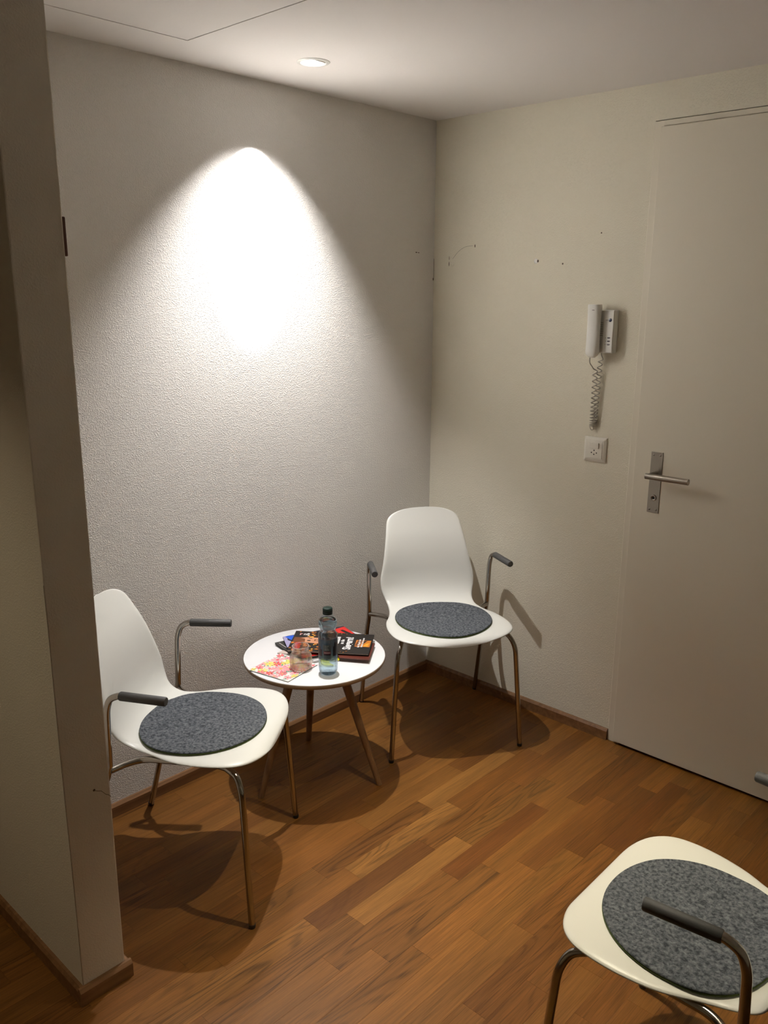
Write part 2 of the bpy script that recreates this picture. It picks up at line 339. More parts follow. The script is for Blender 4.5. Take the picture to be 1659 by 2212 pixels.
for k in range(int((Y0-YH)/P)-1, int((Y0-YB)/P)+2):
    y1 = Y0-P*k; y0 = y1-P
    if k in known_off: off = known_off[k]
    else: off = -.452*rnd.random()
    if y0 > YH or y1 < YB: continue
    j = -9
    jj = int((XL-off)/PL)-1
    while True:
        xa = off+PL*jj; xb = xa+PL; jj += 1
        if xa > 0: break
        if xb < XL: continue
        a, b_ = max(xa, XL), min(xb, 0.0)
        if b_-a < .012: continue
        c0, c1 = max(y0, YB), min(y1, YH)
        if y0 > -.01:
            # beyond the back wall only the hall behind the pier has a floor
            if a > PX0+.05: continue
            b_ = min(b_, PX0+.05)
        elif b_ > PX1: c1 = min(c1, 0.0) if a > PX0 else c1
        if c1-c0 < .01 or b_-a < .01: continue
        tone = rnd.choice(TONES); f = rnd.random(); f = 0 if f < .45 else (f-.45)*1.6
        vf = rnd.uniform(.86, 1.12); tone = tuple(c*vf for c in tone)
        for (kk, kx), v in known.items():
            if kk == k and abs(kx-xa) < .03: tone, f = v
        if in_view(a, b_, c0, c1): planks.append((a, b_, c0, c1, tone, f))
        else: plank_bm(rest, a, b_, c0, c1)
planks.sort(key=lambda q: (Vector((q[0], q[2], 0))-CAM).length)
for i, (a, b_, c0, c1, tone, f) in enumerate(planks):
    if i >= 299: plank_bm(rest, a, b_, c0, c1); continue
    key = (round(b_-a, 4), round(c1-c0, 4))
    if key not in shared_plank:
        bm = bmesh.new(); plank_bm(bm, -(b_-a)/2, (b_-a)/2, -(c1-c0)/2, (c1-c0)/2)
        me = bpy.data.meshes.new('plank'); bm.normal_update(); bm.to_mesh(me); bm.free(); me.materials.append(M['plank']); shared_plank[key] = me
    o = bpy.data.objects.new('plank', shared_plank[key]); COL.objects.link(o); o.location = ((a+b_)/2, (c0+c1)/2, 0); o.parent = floor
    tone = [(c*.72+m_*.28)*g_ for c, m_, g_ in zip(tone, (.31, .15, .058), (.565, .475, .235))]
    o.color = (*tone, f)
rest_o = bmobj('distant_planks', rest, M['plank'], floor); rest_o.color = (.165, .07, .015, .2); rest_o['kind'] = 'stuff'

# ------------------------------------------------------------------ skirting boards
def skirt(name, p0, p1, n, parent=None, h=.042, t=.013):
    """board from p0 to p1 (xy), n = outward normal, bevelled top"""
    p0, p1, n = Vector((*p0, 0)), Vector((*p1, 0)), Vector((*n, 0)); prof = [(0, 0), (t, 0), (t, h-.008), (t-.006, h), (0, h)]
    bm = bmesh.new(); A = [bm.verts.new(p0+n*a+Vector((0, 0, z))) for a, z in prof]; B = [bm.verts.new(p1+n*a+Vector((0, 0, z))) for a, z in prof]
    m = len(prof)
    for k in range(m): bm.faces.new((A[k], A[(k+1) % m], B[(k+1) % m], B[k]))
    bm.faces.new(A); bm.faces.new(B)
    o = bmobj(name, bm, M['skirting'], parent); tag(o, kind='structure'); return o
skirt('baseboard_back', (PX1+.013, 0), (-.0135, 0), (0, -1))
skirt('baseboard_right', (0, DY0+.0005), (0, 0), (-1, 0))
skirt('baseboard_pier_front', (PX0-.013, PY), (PX1+.013, PY), (0, -1))
skirt('baseboard_pier_left', (PX0, PY-.0005), (PX0, YH), (-1, 0))
skirt('baseboard_pier_right', (PX1, PY-.0002), (PX1, -.0005), (1, 0))
skirt('baseboard_right_front', (0, DY1-.0005), (0, YB), (-1, 0))

# ------------------------------------------------------------------ door
door = empty('door_1', (0, 0, 0)); tag(door, kind='structure')
FW = .034
def frame_bm():
    bm = bmesh.new()
    add_box(bm, (-.004, DY0-FW-.01, 0), (.09, DY0-.0005, DTOP-.0005), .0015, 1)
    add_box(bm, (-.004, DY1+.0005, 0), (.09, DY1+FW+.01, DTOP-.0005), .0015, 1)
    add_box(bm, (-.0060, DY1+FW, 2.0622), (.09, DY0-FW+.004, DTOP-.0008), .0012, 1)
    return bm
bmobj('door_frame', frame_bm(), M['frame'], door)
LY0, LY1, LT = -.896, -1.875, 2.060
leaf = box('door_leaf', (-.016, LY1, .010), (.028, LY0, LT), M['door'], door, bev=.0025, seg=2)
box('frame_shade_block', (.034, DY1+FW, 2.02), (.09, DY0-FW, 2.066), M['dark'], door)  # near-black block darkens the slit over the leaf in place of shade
box('threshold_shade_block', (.03, DY1+FW, -.012), (.09, DY0-FW, .03), M['dark'], door)  # near-black block standing in for the shade under the leaf
plate = box('lock_plate', (-.0185, -.995, .8745), (-.0155, -.9545, 1.0765), M['steel'], door, bev=.0008)
tag(plate, 'brushed steel lock plate')
for yy, zz in ((-.9635, 1.066), (-.986, 1.066), (-.9635, .885), (-.986, .885)):
    bm = bmesh.new(); add_lathe(bm, [(0, .0016), (.0022, .0013), (.0034, 0), (.0034, -.001)], 14)
    o = bmobj('screw', bm, M['steel'], door, True); o.rotation_euler = (0, -PI/2, 0); o.location = (-.0185, yy, zz)
    s = box('slot', (-.0004, -.0024, -.0004), (.0004, .0024, .0005), M['dark'], o); s.location = (0, 0, .0016)
lz = 1.003
hp = smooth_path([(-.018, -.974, lz), (-.045, -.974, lz), (-.059, -.976, lz), (-.066, -.990, lz), (-.066, -1.010, lz), (-.066, -1.085, lz+.001), (-.066, -1.110, lz+.001)], 6)
hp = [Vector((-.018, -.974, lz)), Vector((-.066, -.974, lz))]
bm = bmesh.new(); add_tube(bm, hp, .0095, 20); add_tube(bm, [(-.066, -.9645, lz), (-.066, -1.107, lz+.001)], .0098, 24)
o = bmobj('door_handle', bm, M['steel'], door, True); autosmooth(o)
bm = bmesh.new(); add_lathe(bm, [(0, .0), (.0045, 0), (.005, .0015), (.0085, .003), (.0105, .0015), (.0108, -.001)], 28)
o = bmobj('keyhole_escutcheon', bm, M['steel'], door, True); o.rotation_euler = (0, -PI/2, 0); o.location = (-.0186, -.9745, .9245)
bm = bmesh.new(); add_lathe(bm, [(0, .0012), (.0028, .0012), (.0028, 0)], 20); add_box(bm, (-.0018, -.0008, .0011), (.0062, .0008, .0014))
k = bmobj('keyhole', bm, M['dark'], o)
k.location = (-.001, 0, .0003)

# marks on walls and pier (small chips, nail holes and hairline cracks)
def chip(parent, p, n, r, name='nail_hole', mat='mark', sx=1, sy=1):
    """low lens shape lying on a wall; n = 'x' right wall, 'y' back wall or pier front"""
    bm = bmesh.new(); add_lathe(bm, [(0, .0006), (r*.6, .0005), (r, 0), (r, -.001)], 10)
    for v in bm.verts: v.co.x *= sx; v.co.y *= sy
    o = bmobj(name, bm, M[mat], parent, True); o.location = p
    o.rotation_euler = (0, -PI/2, 0) if n == 'x' else (PI/2, 0, 0); return o
chip(wr, (0, -.195, 1.740), 'x', .0035, sx=1.6, sy=.6); chip(wr, (0, -.0745, 1.679), 'x', .004, sx=2.2, sy=.4); chip(wr, (0, -.0750, 1.700), 'x', .003, sx=2.5, sy=.35)
chip(wr, (0, -.470, 1.681), 'x', .0045, sx=1.1); chip(wr, (0, -.463, 1.681), 'x', .009, 'filler_blob', 'white_plastic'); chip(wr, (0, -.5705, 1.670), 'x', .003); chip(wr, (0, -.710, 1.764), 'x', .0025)
chip(wr, (0, -.092, 1.677), 'x', .008, 'filler_blob', 'plaster_fine')
tube('hairline_crack', smooth_path([(0, -.186, 1.741), (0, -.15, 1.738), (0, -.118, 1.722), (0, -.092, 1.697)], 4), .0005, M['mark'], wr, 4)
chip(wb, (-.103, 0, 1.719), 'y', .0035, sx=1.3, sy=.6); chip(wb, (-.090, 0, 1.7185), 'y', .0035, sx=1.6, sy=.35); chip(wb, (-.0035, 0, 1.624), 'y', .0035, sx=.6, sy=1.6)
tube('hairline_crack', [(-.0006, -.0006, 1.70), (-.0006, -.0006, 1.62)], .0006, M['mark'], wb, 4)
chip(wp, (-1.829, PY, .511), 'y', .003); tube('hairline_crack', [(-1.829, PY, .510), (-1.820, PY, .505), (-1.813, PY, .502), (-1.803, PY, .489), (-1.796, PY, .484), (-1.7915, PY, .478)], .0007, M['mark'], wp, 4)
tube('corner_crack', [(PX0, PY-.0003, .045), (PX0+.001, PY-.0003, .3), (PX0-.0003, PY, .62), (PX0+.0006, PY-.0003, .9), (PX0, PY, 1.0)], .0004, M['mark'], wp, 5)

# wooden plaque on the niche side of the pier
bm = bmesh.new(); add_box(bm, (0, -.06, -.036), (.0095, .06, .036), .002)
o = bmobj('wall_plaque', bm, M['maroon']); o.location = (PX1, -.532, 1.668); tag(o, 'dark brown wooden plaque edge-on on the niche side of the pier', 'plaque')

# ------------------------------------------------------------------ lamps
def dirmat(axis):
    return axis.normalized().to_track_quat('-Z', 'Y').to_euler()
def downlight(lx, ly, tilt_axis, watt, col, label, hot=None, mid=None, cone=79.2, blend=.08, group=None, glow=12, zdrop=.004):
    t = empty('recessed_spotlight', (lx, ly, H), 0, label, 'ceiling light', group)
    lathe('trim_ring', [(.0345, .004), (.0345, -.0005), (.036, -.0028), (.0445, -.0024), (.0465, -.0008), (.0465, .0001)], M['white_plastic'], t, 48)
    eul = dirmat(tilt_axis)
    can = lathe('gimbal_ring', [(.030, .030), (.0305, .004), (.0315, .0), (.0335, .0005), (.0335, .008), (.0315, .03)], M['white_plastic'], t, 40)
    can.rotation_euler = (tilt_axis.y*1.05, -tilt_axis.x*1.0, 0); can.location = (0, 0, .003)
    lens = lathe('lamp_lens', [(0, .0035), (.020, .0042), (.0300, .0065)], emit('lens_glow', col, glow), t, 32)
    lens.rotation_euler = can.rotation_euler; lens.location = can.location
    def spot(name, axis, power, size, bl):
        ld = bpy.data.lights.new(name, 'SPOT'); ld.energy = power; ld.color = col; ld.spot_size = math.radians(size); ld.spot_blend = bl; ld.shadow_soft_size = .012
        o = bpy.data.objects.new(name, ld); COL.objects.link(o); o.parent = t; o.location = (0, 0, -zdrop); o.rotation_euler = dirmat(axis)
    spot('spot_beam', tilt_axis, watt, cone, blend)
    if hot: spot('hot_beam', hot[0], hot[1], hot[2], hot[3])
    if mid: spot('mid_beam', *mid)
    return t
downlight(*LAMPS[0], SPOT_AXIS, SPOT_WATT, SPOT_COL, 'small white recessed spotlight glowing in the ceiling above the side table', hot=(HOT_AXIS, 860.0, 35, .45), mid=(Vector((-.02, .09, -.99)), 58, 80, 1.0), cone=83, blend=.50)
downlight(*LAMPS[1], Vector((0.0, 0.0, -1)), DOWN_WATT, DOWN_COL, 'recessed downlight in the ceiling above the open floor beyond the frame', cone=61, blend=1.0)
downlight(*LAMPS[2], Vector((0.0, 0.0, -1)), HALL_FILL_WATT, HALL_FILL_COL, 'unseen fill downlight added in the ceiling of the hall left of the pier', cone=90, blend=1.0)  # added fill, brightens the pier's left face and the hall floor

# ------------------------------------------------------------------ chairs
PROF = [(.254, .413, .222, 0), (.251, .426, .222, 0), (.230, .4375, .222, -.001), (.18, .442, .221, .000), (.10, .440, .221, .001), (.03, .436, .208, .003), (-.03, .4355, .182, .003),
        (-.080, .4405, .168, .003), (-.118, .456, .170, .007), (-.145, .487, .182, .016), (-.161, .53, .184, .022), (-.171, .58, .173, .021), (-.182, .63, .163, .018), (-.198, .68, .154, .014), (-.215, .72, .147, .010), (-.233, .76, .140, .007), (-.242, .781, .137, .005)]
def shell_mesh():
    pts = smooth_path([(a, c*1.0, b) for a, b, c, d in PROF], 8)
    lifts = []
    for i in range(len(PROF)-1):
        for k in range(8): lifts.append(PROF[i][3]+(PROF[i+1][3]-PROF[i][3])*k/8)
    lifts.append(PROF[-1][3])
    S = [0]
    for a, b in zip(pts, pts[1:]): S.append(S[-1]+math.hypot(b.x-a.x, b.z-a.z))
    tot = S[-1]
    # resample rows: dense at both ends
    def at(s):
        for i in range(len(S)-1):
            if S[i+1] >= s or i == len(S)-2:
                t = (s-S[i])/max(S[i+1]-S[i], 1e-9); a, b = pts[i], pts[i+1]; p = a.lerp(b, t)
                tx, tz = (b.x-a.x), (b.z-a.z); l = math.hypot(tx, tz) or 1
                return p, (tx/l, tz/l), lifts[i]+(lifts[i+1]-lifts[i])*t
    NV = 28; RF, RB, PF, PB = .128, .060, 2.5, 2.6
    th = [.5*PI*(k/12)**1.15 for k in range(13)]
    ss = [(RF*(1-math.cos(t)**(2/PF)), math.sin(t)**(2/PF) if t > 0 else .0) for t in th]
    mid_n = 44
    ss += [(RF+(tot-RF-RB)*k/mid_n, 1.0) for k in range(1, mid_n)]
    ss += [(tot-RB*(1-math.cos(t)**(2/PB)), math.sin(t)**(2/PB) if t > 0 else .0) for t in th[::-1]]
    n = len(ss)-1
    rows = []
    for s, wf in ss:
        s = min(max(s, tot*.0002), tot*.9998)
        p, (tx, tz), lf = at(s)
        hw = p.y*max(wf, .004)
        nx, nz = tz, -tx
        row = []
        for j in range(NV+1):
            v = -1+2*j/NV; v = math.copysign(abs(v)**.9, v)
            y = hw*v; q = min(1, abs(y)/p.y)
            off = lf*q**2.4 - .004*max(0, (abs(v)-.9)/.1)**2
            row.append((p.x+nx*off, y, p.z+nz*off))
        rows.append(row)
    verts = [c for r in rows for c in r]; W_ = NV+1
    faces = [(i*W_+j, i*W_+j+1, (i+1)*W_+j+1, (i+1)*W_+j) for i in range(n) for j in range(NV)]
    me = bpy.data.meshes.new('seat_shell'); me.from_pydata(verts, [], faces); me.update()
    bm = bmesh.new(); bm.from_mesh(me); bmesh.ops.remove_doubles(bm, verts=bm.verts, dist=.0006); bm.to_mesh(me); bm.free()
    return me
SHELL = shell_mesh()
def make_chair():
    t = empty('armchair')
    o = link('seat_shell', SHELL, M['shell'], t)
    md = o.modifiers.new('thick', 'SOLIDIFY'); md.thickness = .0055; md.offset = -1
    md = o.modifiers.new('smooth', 'SUBSURF'); md.levels = 1; md.render_levels = 1
    R = .0085
    for s in (1, -1):
        fl = smooth_path([(.2332, s*.2378, .004), (.214, s*.216, .34), (.209, s*.2115, .375), (.195, s*.200, .404), (.165, s*.186, .418)], 7)
        leg = tube('leg', fl, R, M['chrome'], t)
        lathe('foot_cap', [(0, -.004), (.0080, -.004), (.0089, -.002), (.0090, .007), (.0, .007)], M['cap'], leg, 20).location = (.2332, s*.2378, .0042)
        tube('side_rail', smooth_path([(.165, s*.186, .418), (.14, s*.180, .419), (-.03, s*.176, .419), (-.062, s*.182, .418), (-.092, s*.203, .416), (-.117, s*.232, .414)], 6), R, M['chrome'], t)
        rl = tube('leg', smooth_path([(-.2332, s*.2378, .004), (-.150, s*.2345, .335), (-.127, s*.233, .395), (-.119, s*.233, .43)], 6), R, M['chrome'], t)
        lathe('foot_cap', [(0, -.004), (.0080, -.004), (.0089, -.002), (.0090, .007), (.0, .007)], M['cap'], rl, 20).location = (-.2332, s*.2378, .0042)
        tube('arm_post', smooth_path([(-.119, s*.233, .425), (-.114, s*.235, .56), (-.111, s*.236, .585), (-.101, s*.2375, .610), (-.080, s*.240, .6225), (-.065, s*.2415, .6235), (.03, s*.2515, .6235)], 7), R, M['chrome'], t)
        g = tube('arm_grip', [(-.0735, s*.2400, .6235), (-.071, s*.2403, .6235), (.0455, s*.2525, .6235), (.048, s*.2528, .6235)], .0112, M['grip'], t, 24, radii=[.0102, .0114, .0114, .0100])
    for x in (.12, -.02): tube('cross_bar', [(x, -.176, .4185), (x, .176, .4185)], .0075, M['chrome'], t, 12)
    return t
def cushion_outline(n=72, grow=0.0):
    """egg: broad towards the front, narrower at the back"""
    out = []
    for k in range(n):
        a = 2*PI*k/n; c, s = math.cos(a), math.sin(a)
        e = .80 if c < 0 else .96
        x = .045+(.150 if c < 0 else .170)*math.copysign(abs(c)**e, c); y = .171*math.copysign(abs(s)**e, s)
        out.append((x*(1+grow/.17)-.052*grow/.17, y*(1+grow/.17)))
    return out
def seat_z(x, y):
    # height of the shell's top under the cushion
    zc = None
    for (a, b) in zip(PROF, PROF[1:]):
        if b[0] <= x <= a[0]: t = (x-b[0])/(a[0]-b[0]); zc = b[1]+(a[1]-b[1])*t; lf = b[3]+(a[3]-b[3])*t; hw = b[2]+(a[2]-b[2])*t; break
    return zc+lf*min(1, abs(y)/hw)**2.4
def felt_layer(name, mat, parent, zlo, zhi, grow, sh, soft=.0015):
    bm = bmesh.new(); O = cushion_outline(); cx = .052
    def pt(x, y, z):
        X = math.cos(sh[2])*x-math.sin(sh[2])*y+sh[0]; Y = math.sin(sh[2])*x+math.cos(sh[2])*y+sh[1]
        return bm.verts.new((X, Y, seat_z(X, Y)+z))
    rings = []
    for sc, z in ((0, zhi), (.35, zhi), (.7, zhi), (.93, zhi), (.965, zhi-.0006), (.985, zhi+.0002), (1.0, zhi-soft), (1.0, zlo+soft*.5), (.985, zlo), (.6, zlo), (0, zlo)):
        if sc == 0: rings.append([pt(cx, 0, z)]); continue
        g = sc+grow/.17
        rings.append([pt(cx+(x-cx)*g, y*g, z) for x, y in O])
    n = len(O)
    for a, b in zip(rings, rings[1:]):
        for k in range(n):
            j = (k+1) % n; va = [a[0]] if len(a) == 1 else [a[k], a[j]]; vb = [b[0]] if len(b) == 1 else [b[j], b[k]]
            bm.faces.new(va+vb)
    return bmobj(name, bm, mat, parent, True)
def make_cushion(sh):
    t = empty('seat_cushion')
    felt_layer('felt_top', M['felt'], t, .0052, .0090, 0.0, sh)
    u = felt_layer('felt_underside', M['felt_green'], t, .0014, .0053, .0006, sh); tag(u, 'dark green felt underside')
    return t
def copy_tree(o, parent=None):
    c = o.copy(); COL.objects.link(c)
    if parent: c.parent = parent
    for ch in [x for x in o.children]: copy_tree(ch, c)
    return c
CH = [(-1.4300, -.3630, -.9481, 'white shell armchair on chrome legs half hidden behind the pier at left', 'grey felt seat cushion on the armchair beside the pier'),
      (-.3380, -.3405, -2.1353, 'white shell armchair standing in the corner of the two walls', 'grey felt seat cushion on the armchair in the room corner'),
      (-1.2104, -1.7411, 1.5894, 'white shell armchair in the foreground cut off by the lower right frame edge', 'grey felt seat cushion on the foreground armchair at lower right')]
CSH = [(0, -.006, -.10), (.018, 0, -.06), (-.003, .010, .04)]
chair0 = make_chair()
for i, (x, y, a, lab, lab2) in enumerate(CH):
    c = chair0 if i == 0 else copy_tree(chair0); k = make_cushion(CSH[i])
    c.location = (x, y, 0); c.rotation_euler = (0, 0, a); tag(c, lab, 'armchair', 'white shell armchairs')
    k.location = (x, y, 0); k.rotation_euler = (0, 0, a); tag(k, lab2, 'cushion', 'grey felt seat cushions')

# ------------------------------------------------------------------ side table
TX, TY, TZ, TR = -.8855, -.2720, .4310, .2300
tb = empty('side_table', (TX, TY, 0), 0, 'small round white side table on three splayed oak legs', 'table')
lathe('tabletop', [(0, TZ), (TR-.003, TZ), (TR-.0012, TZ-.0008), (TR-.0008, TZ-.002)], M['laminate'], tb, 96)
tag(lathe('tabletop_edge', [(0, TZ-.0195), (TR-.012, TZ-.0195), (TR-.004, TZ-.016), (TR, TZ-.009), (TR, TZ-.004), (TR-.0008, TZ-.002)], M['ply_edge'], tb, 96), 'brown wood core edge')
phi = 3.0555
for k in range(3):
    a = phi+k*2*PI/3; top = Vector((.085*math.cos(a), .085*math.sin(a), TZ-.018)); bot = Vector((.2234*math.cos(a), .2234*math.sin(a), 0.0))
    d = (top-bot); bm = bmesh.new()
    pts = [bot+d*t for t in (0, .004, .5, .85, 1.0)]
    add_tube(bm, pts, 0, 22, True, radii=[.0088, .0096, .0128, .0148, .0150])
    for v in bm.verts:
        if v.co.z < .0005 or (v.co-bot).length < .012: v.co.z = max(0.0002, v.co.z*.2)
    o = bmobj('leg', bm, M['oak_leg'], tb, True); autosmooth(o)

# ------------------------------------------------------------------ print on covers: flat shapes laid on the paper
def flat(bm, pts, z, mi):
    f = bm.faces.new([bm.verts.new((x, y, z)) for x, y in pts]); f.material_index = mi; return f
COLS = {}
def cm(name, col, rough=.35):
    if name not in COLS: COLS[name] = newmat('print_'+name, col, rough)
    return COLS[name]
def magazine(name, quad, z0, th, cover, label, cat='magazine', group='magazines on the side table', edge='paper', prints=()):
    """quad: back-left, back-right, front-right, front-left corners (world xy). Local u runs back-left -> back-right, v back-left -> front-left"""
    q = [Vector((*c, 0)) for c in quad]; cen = sum(q, Vector())/4
    t = empty(name, (cen.x, cen.y, z0), 0, label, cat, group)
    def uv(u, v): p = (q[0]*(1-u)*(1-v)+q[1]*u*(1-v)+q[2]*u*v+q[3]*(1-u)*v)-cen; return p.x, p.y
    def slab(nm, za, zb, mat, ins=0.0):
        bm = bmesh.new(); c = [uv(ins, ins), uv(1-ins, ins), uv(1-ins, 1-ins), uv(ins, 1-ins)]
        lo = [bm.verts.new((*p, za)) for p in c]; hi = [bm.verts.new((*p, zb)) for p in c]
        bm.faces.new(lo); bm.faces.new(hi)
        for k in range(4): bm.faces.new((lo[k], lo[(k+1) % 4], hi[(k+1) % 4], hi[k]))
        return bmobj(nm, bm, mat, t)
    slab('pages', .0004, th-.0004, M[edge] if edge in M else cm(edge, {'dark_pages': (.06, .06, .055), 'maroon_pages': (.14, .05, .035)}[edge]), .006)
    slab('back_cover', 0, .0004, cover)
    slab('front_cover', th-.0004, th, cover)
    if prints:
        bm = bmesh.new(); mats = []
        for i, (mat, pts) in enumerate(prints):
            if mat not in mats: mats.append(mat)
            flat(bm, [uv(u, v) for u, v in pts], th+.00008+.000003*i, mats.index(mat))
        me = bpy.data.meshes.new('cover_print')
        for f in bm.faces:
            f.normal_update()
            if f.normal.z < 0: f.normal_flip()
        bm.to_mesh(me); bm.free()
        for mt in mats: me.materials.append(mt)
        o = bpy.data.objects.new('cover_print', me); COL.objects.link(o); o.parent = t
    return t, uv
def blobs(mat, n, box_, r, rg, seg=7, asp=1.6):
    out = []
    for _ in range(n):
        cx, cy = rg.uniform(box_[0], box_[2]), rg.uniform(box_[1], box_[3]); rr = rg.uniform(.5, 1)*r; ph = rg.uniform(0, PI)
        pts = []
        for k in range(seg):
            a = 2*PI*k/seg+ph; q = rr*rg.uniform(.55, 1.15); pts.append((min(max(cx+q*math.cos(a), .005), .995), min(max(cy+q*asp*math.sin(a), .005), .995)))
        out.append((mat, pts))
    return out
def rect(mat, u0, v0, u1, v1): return (mat, [(u0, v0), (u1, v0), (u1, v1), (u0, v1)])
rg = random.Random(3)
BLK = cm('black', (.010, .008, .007)); ORA = cm('orange', (.55, .17, .015)); YEL = cm('amber', (.75, .36, .03)); BRN = cm('brown', (.16, .05, .015)); SKN = cm('skin', (.62, .30, .17)); REDP = cm('red', (.62, .02, .015))
WHT = cm('white', (.85, .84, .82)); PNK = cm('pink', (.85, .42, .40)); BLU = cm('blue', (.01, .10, .62)); LAV = cm('lavender', (.36, .33, .52)); NAVY = cm('navy', (.012, .015, .035)); GRN = cm('green', (.10, .22, .06))
YLW = cm('yellow', (.80, .72, .02)); MAR = cm('maroon', (.11, .025, .015)); CHA = cm('charcoal', (.035, .035, .032)); PGR = cm('pale_green', (.60, .68, .38)); SLV = cm('silver', (.35, .33, .31))
# from the table up
magazine('magazine', [(-.880, -.262), (-.825, -.278), (-.840, -.352), (-.9420, -.3200)], TZ+.0002, .0038, SLV, 'grey magazine sticking out lowest between glass and bottle', prints=[(CHA, [(.1, .5), (.9, .6), (.9, .72), (.1, .66)]), (WHT, [(.05, .80), (.95, .84), (.95, .90), (.05, .88)])])
magazine('magazine', [(-.928, -.180), (-.900, -.235), (-.921, -.262), (-.969, -.183)], TZ+.0002, .0040, cm('rose_print', (.62, .50, .44)), 'small pale booklet corner with leaf print poking out at left of the pile', prints=[(PGR, [(.55, .10), (.95, .2), (.9, .85), (.5, .55)])])
magazine('magazine', [(-.800, -.270), (-.785, -.312), (-.8680, -.3690), (-.9120, -.3560)], TZ+.0002, .0038, YLW, 'bright yellow booklet peeping out between bottle and pile', edge='paper')
magazine('magazine', [(-.9300, -.1230), (-.7100, -.1830), (-.7370, -.3560), (-.9570, -.2880)], TZ+.0044, .0055, CHA, 'charcoal magazine at left of the pile with white line and red corner patch', edge='dark_pages',
         prints=[(GRN, [(.06, .50), (.14, .42), (.18, .55), (.09, .62)]), (PGR, [(.07, .54), (.15, .50), (.15, .53), (.08, .57)]), (WHT, [(.045, .06), (.052, .06), (.052, .52), (.045, .52)]), (SKN, [(.13, .16), (.19, .14), (.19, .30), (.14, .28)]), (REDP, [(.07, .80), (.28, .70), (.30, .97), (.06, .96)]), (WHT, [(.30, .93), (.95, .93), (.95, .985), (.30, .985)])])
magazine('magazine', [(-.790, -.250), (-.7065, -.372), (-.8165, -.4520), (-.8690, -.3700)], TZ+.0101, .0035, MAR, 'dark maroon magazine under the topmost one at the right of the pile', edge='maroon_pages')
magazine('magazine', [(-.8900, -.1170), (-.6810, -.1950), (-.7090, -.3010), (-.9370, -.1960)], TZ+.0138, .0035, NAVY, 'blue, navy and red magazine second from the top of the pile',
         prints=[(LAV, [(.0, .0), (.07, .0), (.02, 1), (.0, 1)]), (LAV, [(.0, .5), (.03, .3), (.2, .98), (.0, .99)]), (BLU, [(.03, .03), (.42, .03), (.40, .5), (.15, .72)]), (REDP, [(.60, .22), (.995, .06), (.995, .75), (.82, .72), (.80, .28), (.62, .30)]), (BLK, [(.87, .30), (.92, .28), (.96, .66), (.90, .68)]), (REDP, [(.66, .35), (.8, .32), (.8, .62), (.72, .6)])])
pr = [rect(BLK, .0, .0, 1, 1), rect(BRN, .02, .33, .46, .58), rect(BLK, .30, .02, 1, .40), rect(BLK, .22, .62, 1, 1.0), rect(BLK, .46, .3, .82, .8)]
pr += blobs(YEL, 16, (.18, .02, .50, .34), .030, rg) + blobs(ORA, 16, (.10, .60, .48, .97), .04, rg) + blobs(BRN, 14, (.15, .05, .5, .35), .03, rg) + blobs(BLK, 12, (.12, .55, .48, .95), .03, rg) + blobs(YEL, 9, (.15, .62, .45, .95), .018, rg) + blobs(ORA, 9, (.02, .55, .14, .97), .03, rg) + blobs(ORA, 8, (.02, .01, .45, .05), .02, rg)
pr += [(SKN, [(.10, .36), (.18, .31), (.36, .32), (.46, .40), (.45, .53), (.34, .60), (.17, .58), (.11, .50)]), (BRN, [(.10, .36), (.16, .40), (.17, .56), (.11, .50)]), (BLK, [(.205, .345), (.245, .345), (.245, .375), (.205, .37)]), (BLK, [(.195, .46), (.235, .455), (.235, .50), (.195, .505)]), (BRN, [(.28, .40), (.36, .40), (.37, .49), (.28, .49)]), (SKN, [(.295, .42), (.345, .42), (.35, .47), (.295, .47)])]
pr += [(REDP, [(.055, .60), (.13, .56), (.14, .88), (.05, .93)]), rect(ORA, .80, .33, .985, .66), (BRN, [(.82, .35), (.88, .34), (.86, .64), (.80, .62)]), (BLK, [(.90, .36), (.94, .34), (.90, .5), (.88, .6)]), (YEL, [(.93, .5), (.97, .45), (.96, .62), (.90, .64)])]
pr += blobs(YEL, 6, (.52, .01, .9, .05), .012, rg) + blobs(ORA, 5, (.6, .9, .75, .97), .012, rg)
Z1 = TZ+.0175
mag, uv = magazine('magazine', [(-.8300, -.1175), (-.6700, -.3340), (-.7990, -.4320), (-.9590, -.2200)], Z1, .0040, BLK, 'topmost magazine, black and orange cover with a face and white hand lettering', prints=pr)
def text(parent, s, size, loc, rot, mat, name='lettering', sx=1.0, shear=0.0, bold=0.0):
    cu = bpy.data.curves.new(name, 'FONT'); cu.body = s; cu.size = size; cu.align_x = 'CENTER'; cu.align_y = 'CENTER'; cu.shear = shear; cu.offset = bold; cu.resolution_u = 2
    tmp = bpy.data.objects.new(name, cu); me = bpy.data.meshes.new_from_object(tmp); bpy.data.objects.remove(tmp); bpy.data.curves.remove(cu)
    o = bpy.data.objects.new(name, me); COL.objects.link(o); me.materials.clear(); me.materials.append(mat); o.parent = parent; o.location = loc; o.rotation_euler = rot; o.scale = (sx, 1, 1); return o
ux = Vector((.160, -.2165, 0)).normalized(); vx = Vector((-.129, -.1, 0)).normalized()
a_u = math.atan2(ux.y, ux.x); a_v = math.atan2(-vx.y, -vx.x)    # reading direction front -> back edge
zt = .0040+.0008
def at_uv(u, v, z=zt): x, y = uv(u, v); return (x, y, z)
text(mag, 'Siegern!', .036, at_uv(.715, .52), (0, 0, a_v), WHT, sx=.88, bold=.0012)
text(mag, 'Glaube', .026, at_uv(.565, .40), (0, 0, a_v), WHT, sx=.8, bold=.001)
text(mag, 'an die', .017, at_uv(.635, .46), (0, 0, a_v), WHT, sx=.9, bold=.0006)
text(mag, 'das Magazin der', .0105, at_uv(.845, .50), (0, 0, a_v), WHT, bold=.0003)
text(mag, 'kleinen und grossen', .0095, at_uv(.885, .45), (0, 0, a_v), WHT, bold=.0003)
